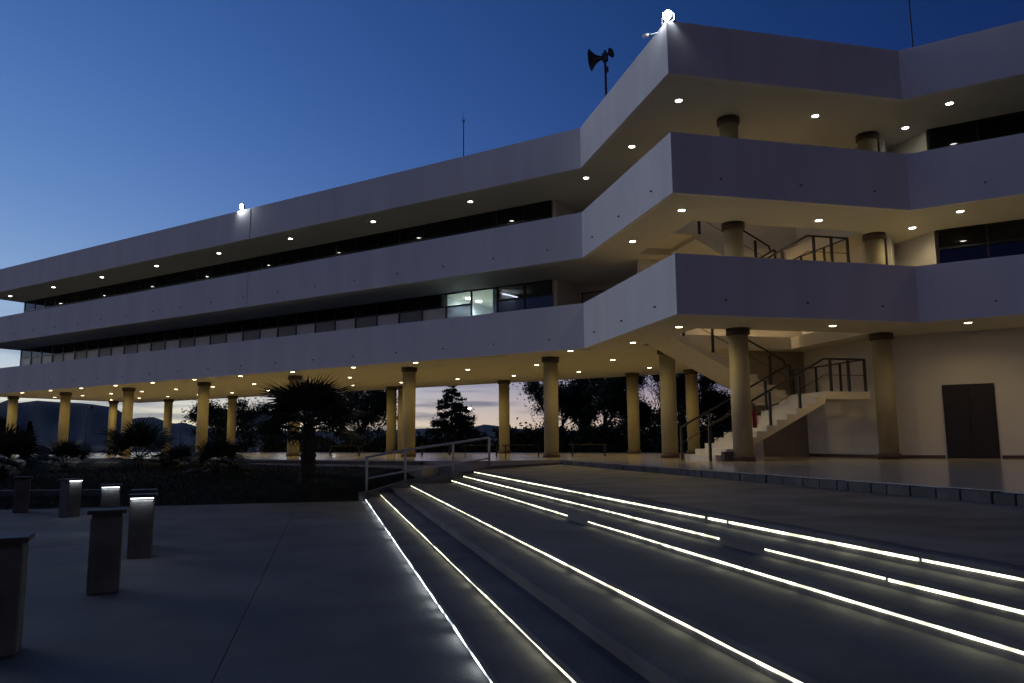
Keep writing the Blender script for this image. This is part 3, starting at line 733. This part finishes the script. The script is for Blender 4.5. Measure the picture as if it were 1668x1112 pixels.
tree(*far(1166, 52), 5.4, 3.4, 'low bushy tree left of the staircase column', 'bush', 5000, 19, leaf=.12)
tree(*far(1196, 50), 4.2, 2.2, 'smallest bushy tree partly hidden by the staircase column', 'bush', 3500, 20)
tree(*far(12, 78), 4.4, 2.4, 'slim dark tree at the far left edge before the mountain', 'bush', 3000, 21)
tree(*far(52, 110), 4.8, 2.2, 'narrow far conifer before the mountain', 'conifer', 3000, 22)
tree(*far(860, 66), 2.9, 4.0, 'low spreading shrub tree right of the far hill', 'bush', 4000, 23)
tree(*far(948, 62), 6.0, 4.2, 'mid-height leafy tree filling the gap beside the tall dense one', 'bush', 5000, 24)
tree(*far(1030, 57), 5.6, 3.8, 'rounded dark tree mostly hidden by the back column near the staircase', 'bush', 5000, 25)
# clipped hedge closing the view behind the portico
hd = empty('hedge', (-30, 46, -.3)); tag(hd, 'long dark hedge closing the garden behind the portico', 'hedge'); cl = []
p0, p1 = Vector(far(430, 58)), Vector(far(1215, 46))
for i in range(130):
    t = i / 129; p = p0.lerp(p1, t); hh_ = 1.75 + .3 * math.sin(i * .7) + random.uniform(0, .5) + (.6 if .55 < t else 0)
    for zz in np.arange(.3, hh_, .45): cl.append(((p.x + 30 + random.uniform(-.5, .5), p.y - 46 + random.uniform(-.5, .5), zz), .5))
link('foliage', leaves(cl, 60000, .16, 'leaf', 'foliage'), hd)
st_ = MB()
for i in range(0, 130, 5): p = p0.lerp(p1, i / 129); st_.tube([(p.x + 30, p.y - 46, 0), (p.x + 30, p.y - 46, 1.4)], .05, 5)
st_.build('stems', 'bark', hd)

# poles and far lamps
def pole(px, d, h, label, lit, arm=.8):
    x, y = far(px, d); o = empty('street_lamp', (x, y, -.35)); tag(o, label, 'street lamp', 'street lamps beyond the garden')
    MB().tube([(0, 0, 0), (0, 0, h)], .08, 8, .05).build('pole', 'black', o)
    MB().tube([(0, 0, h - .15), (arm * .6, 0, h + .05), (arm, 0, h + .05)], .035, 6).build('arm', 'black', o)
    MB().lathe([(.10, -.16), (.20, -.06), (.20, .04), (.10, .10)], 12).build('lamp_head', 'lamp_far' if lit else 'black', o, loc=(arm, 0, h))
pole(763, 85, 5.7, 'lit street lamp glowing beside the conical conifer', True, .1)
pole(545, 90, 5.0, 'lit street lamp glimmering behind the tall palm', True, .1)
pole(143, 95, 6.1, 'tall unlit street lamp before the mountain, between two columns', False)
pole(297, 130, 5.6, 'thin unlit street lamp before the lower hills', False)

# ------------------------------------------------------------------ mountains
prof = [(-90, .030), (-80, .036), (-72, .030), (-67.13, .0414), (-65.28, .0461), (-64.82, .0503), (-64.32, .0464), (-63.34, .0495), (-61.98, .048), (-60.95, .0476), (-60.24, .0464), (-58.98, .0432), (-58.41, .0369), (-58.02, .0299), (-57.0, .018), (-54, .008), (-48, 0)]
prof2 = [(-64, .012), (-59, .026), (-57.47, .0314), (-56.54, .0322), (-55.96, .0286), (-55.19, .0243), (-54.73, .0265), (-53.82, .0214), (-52, .017), (-49.78, .0169), (-45, .0150), (-40.28, .0163), (-37.58, .0184), (-34.39, .0197), (-33.48, .0227), (-32.33, .0202), (-30.27, .0152), (-23.9, .0126), (-15.15, .0126), (-5, .012), (10, .010), (30, .008), (40, 0)]
def ridge(pr, D, dep, seed):
    r_ = np.random.default_rng(seed); az = np.linspace(pr[0][0], pr[-1][0], 420); h = np.interp(az, *zip(*pr)) * D + EYE
    ns = 0
    for k, a in ((.9, .05), (2.3, .03), (5.1, .02)): ns = ns + a * np.sin(az * k * 2.1 + r_.uniform(0, 6))
    rows = [(-dep, 0), (-dep * .62, .26), (-dep * .35, .55), (-dep * .15, .83), (0, 1), (dep * .3, .7), (dep, 0)]
    mb = MB(); n = len(az)
    for ri, (dd, t) in enumerate(rows):
        ns = sum(a * np.sin(az * k * 2.1 + r_.uniform(0, 6)) for k, a in ((.5, .05), (1.1, .03), (2.3, .015)))
        for a, hh_, q in zip(az, h, ns):
            jit = q * .5 * hh_ * (0 < t < 1); rr = D + dd * (1 + q * 1.5 * (0 < t < 1)); s_ = (rr / D) if t == 1 else 1
            mb.v.append((math.sin(R(a)) * rr, math.cos(R(a)) * rr, hh_ * t * s_ + jit - .3))
    for i in range(len(rows) - 1):
        for j in range(n - 1): mb.f.append((i * n + j, i * n + j + 1, (i + 1) * n + j + 1, (i + 1) * n + j))
    o = struct(mb.build('mountain_ridge', 'mount'))
    for p in o.data.polygons: p.use_smooth = True
ridge(prof, 5200, 1500, 3); ridge(prof2, 8200, 1900, 4)

# ------------------------------------------------------------------ evening haze
hzm = bpy.data.materials.new('evening_haze'); hzm.use_nodes = True; t = hzm.node_tree; t.nodes.clear()
ho = t.nodes.new('ShaderNodeOutputMaterial'); pv = t.nodes.new('ShaderNodeVolumePrincipled'); pv.inputs['Color'].default_value = (.85, .9, 1, 1)
pv.inputs['Density'].default_value = 9e-6; pv.inputs['Anisotropy'].default_value = .1
t.links.new(pv.outputs[0], ho.inputs['Volume']); M['haze'] = hzm
MB().box(-15500, 8500, -3500, 21500, -1.5, 480).build('haze', 'haze')['kind'] = 'stuff'
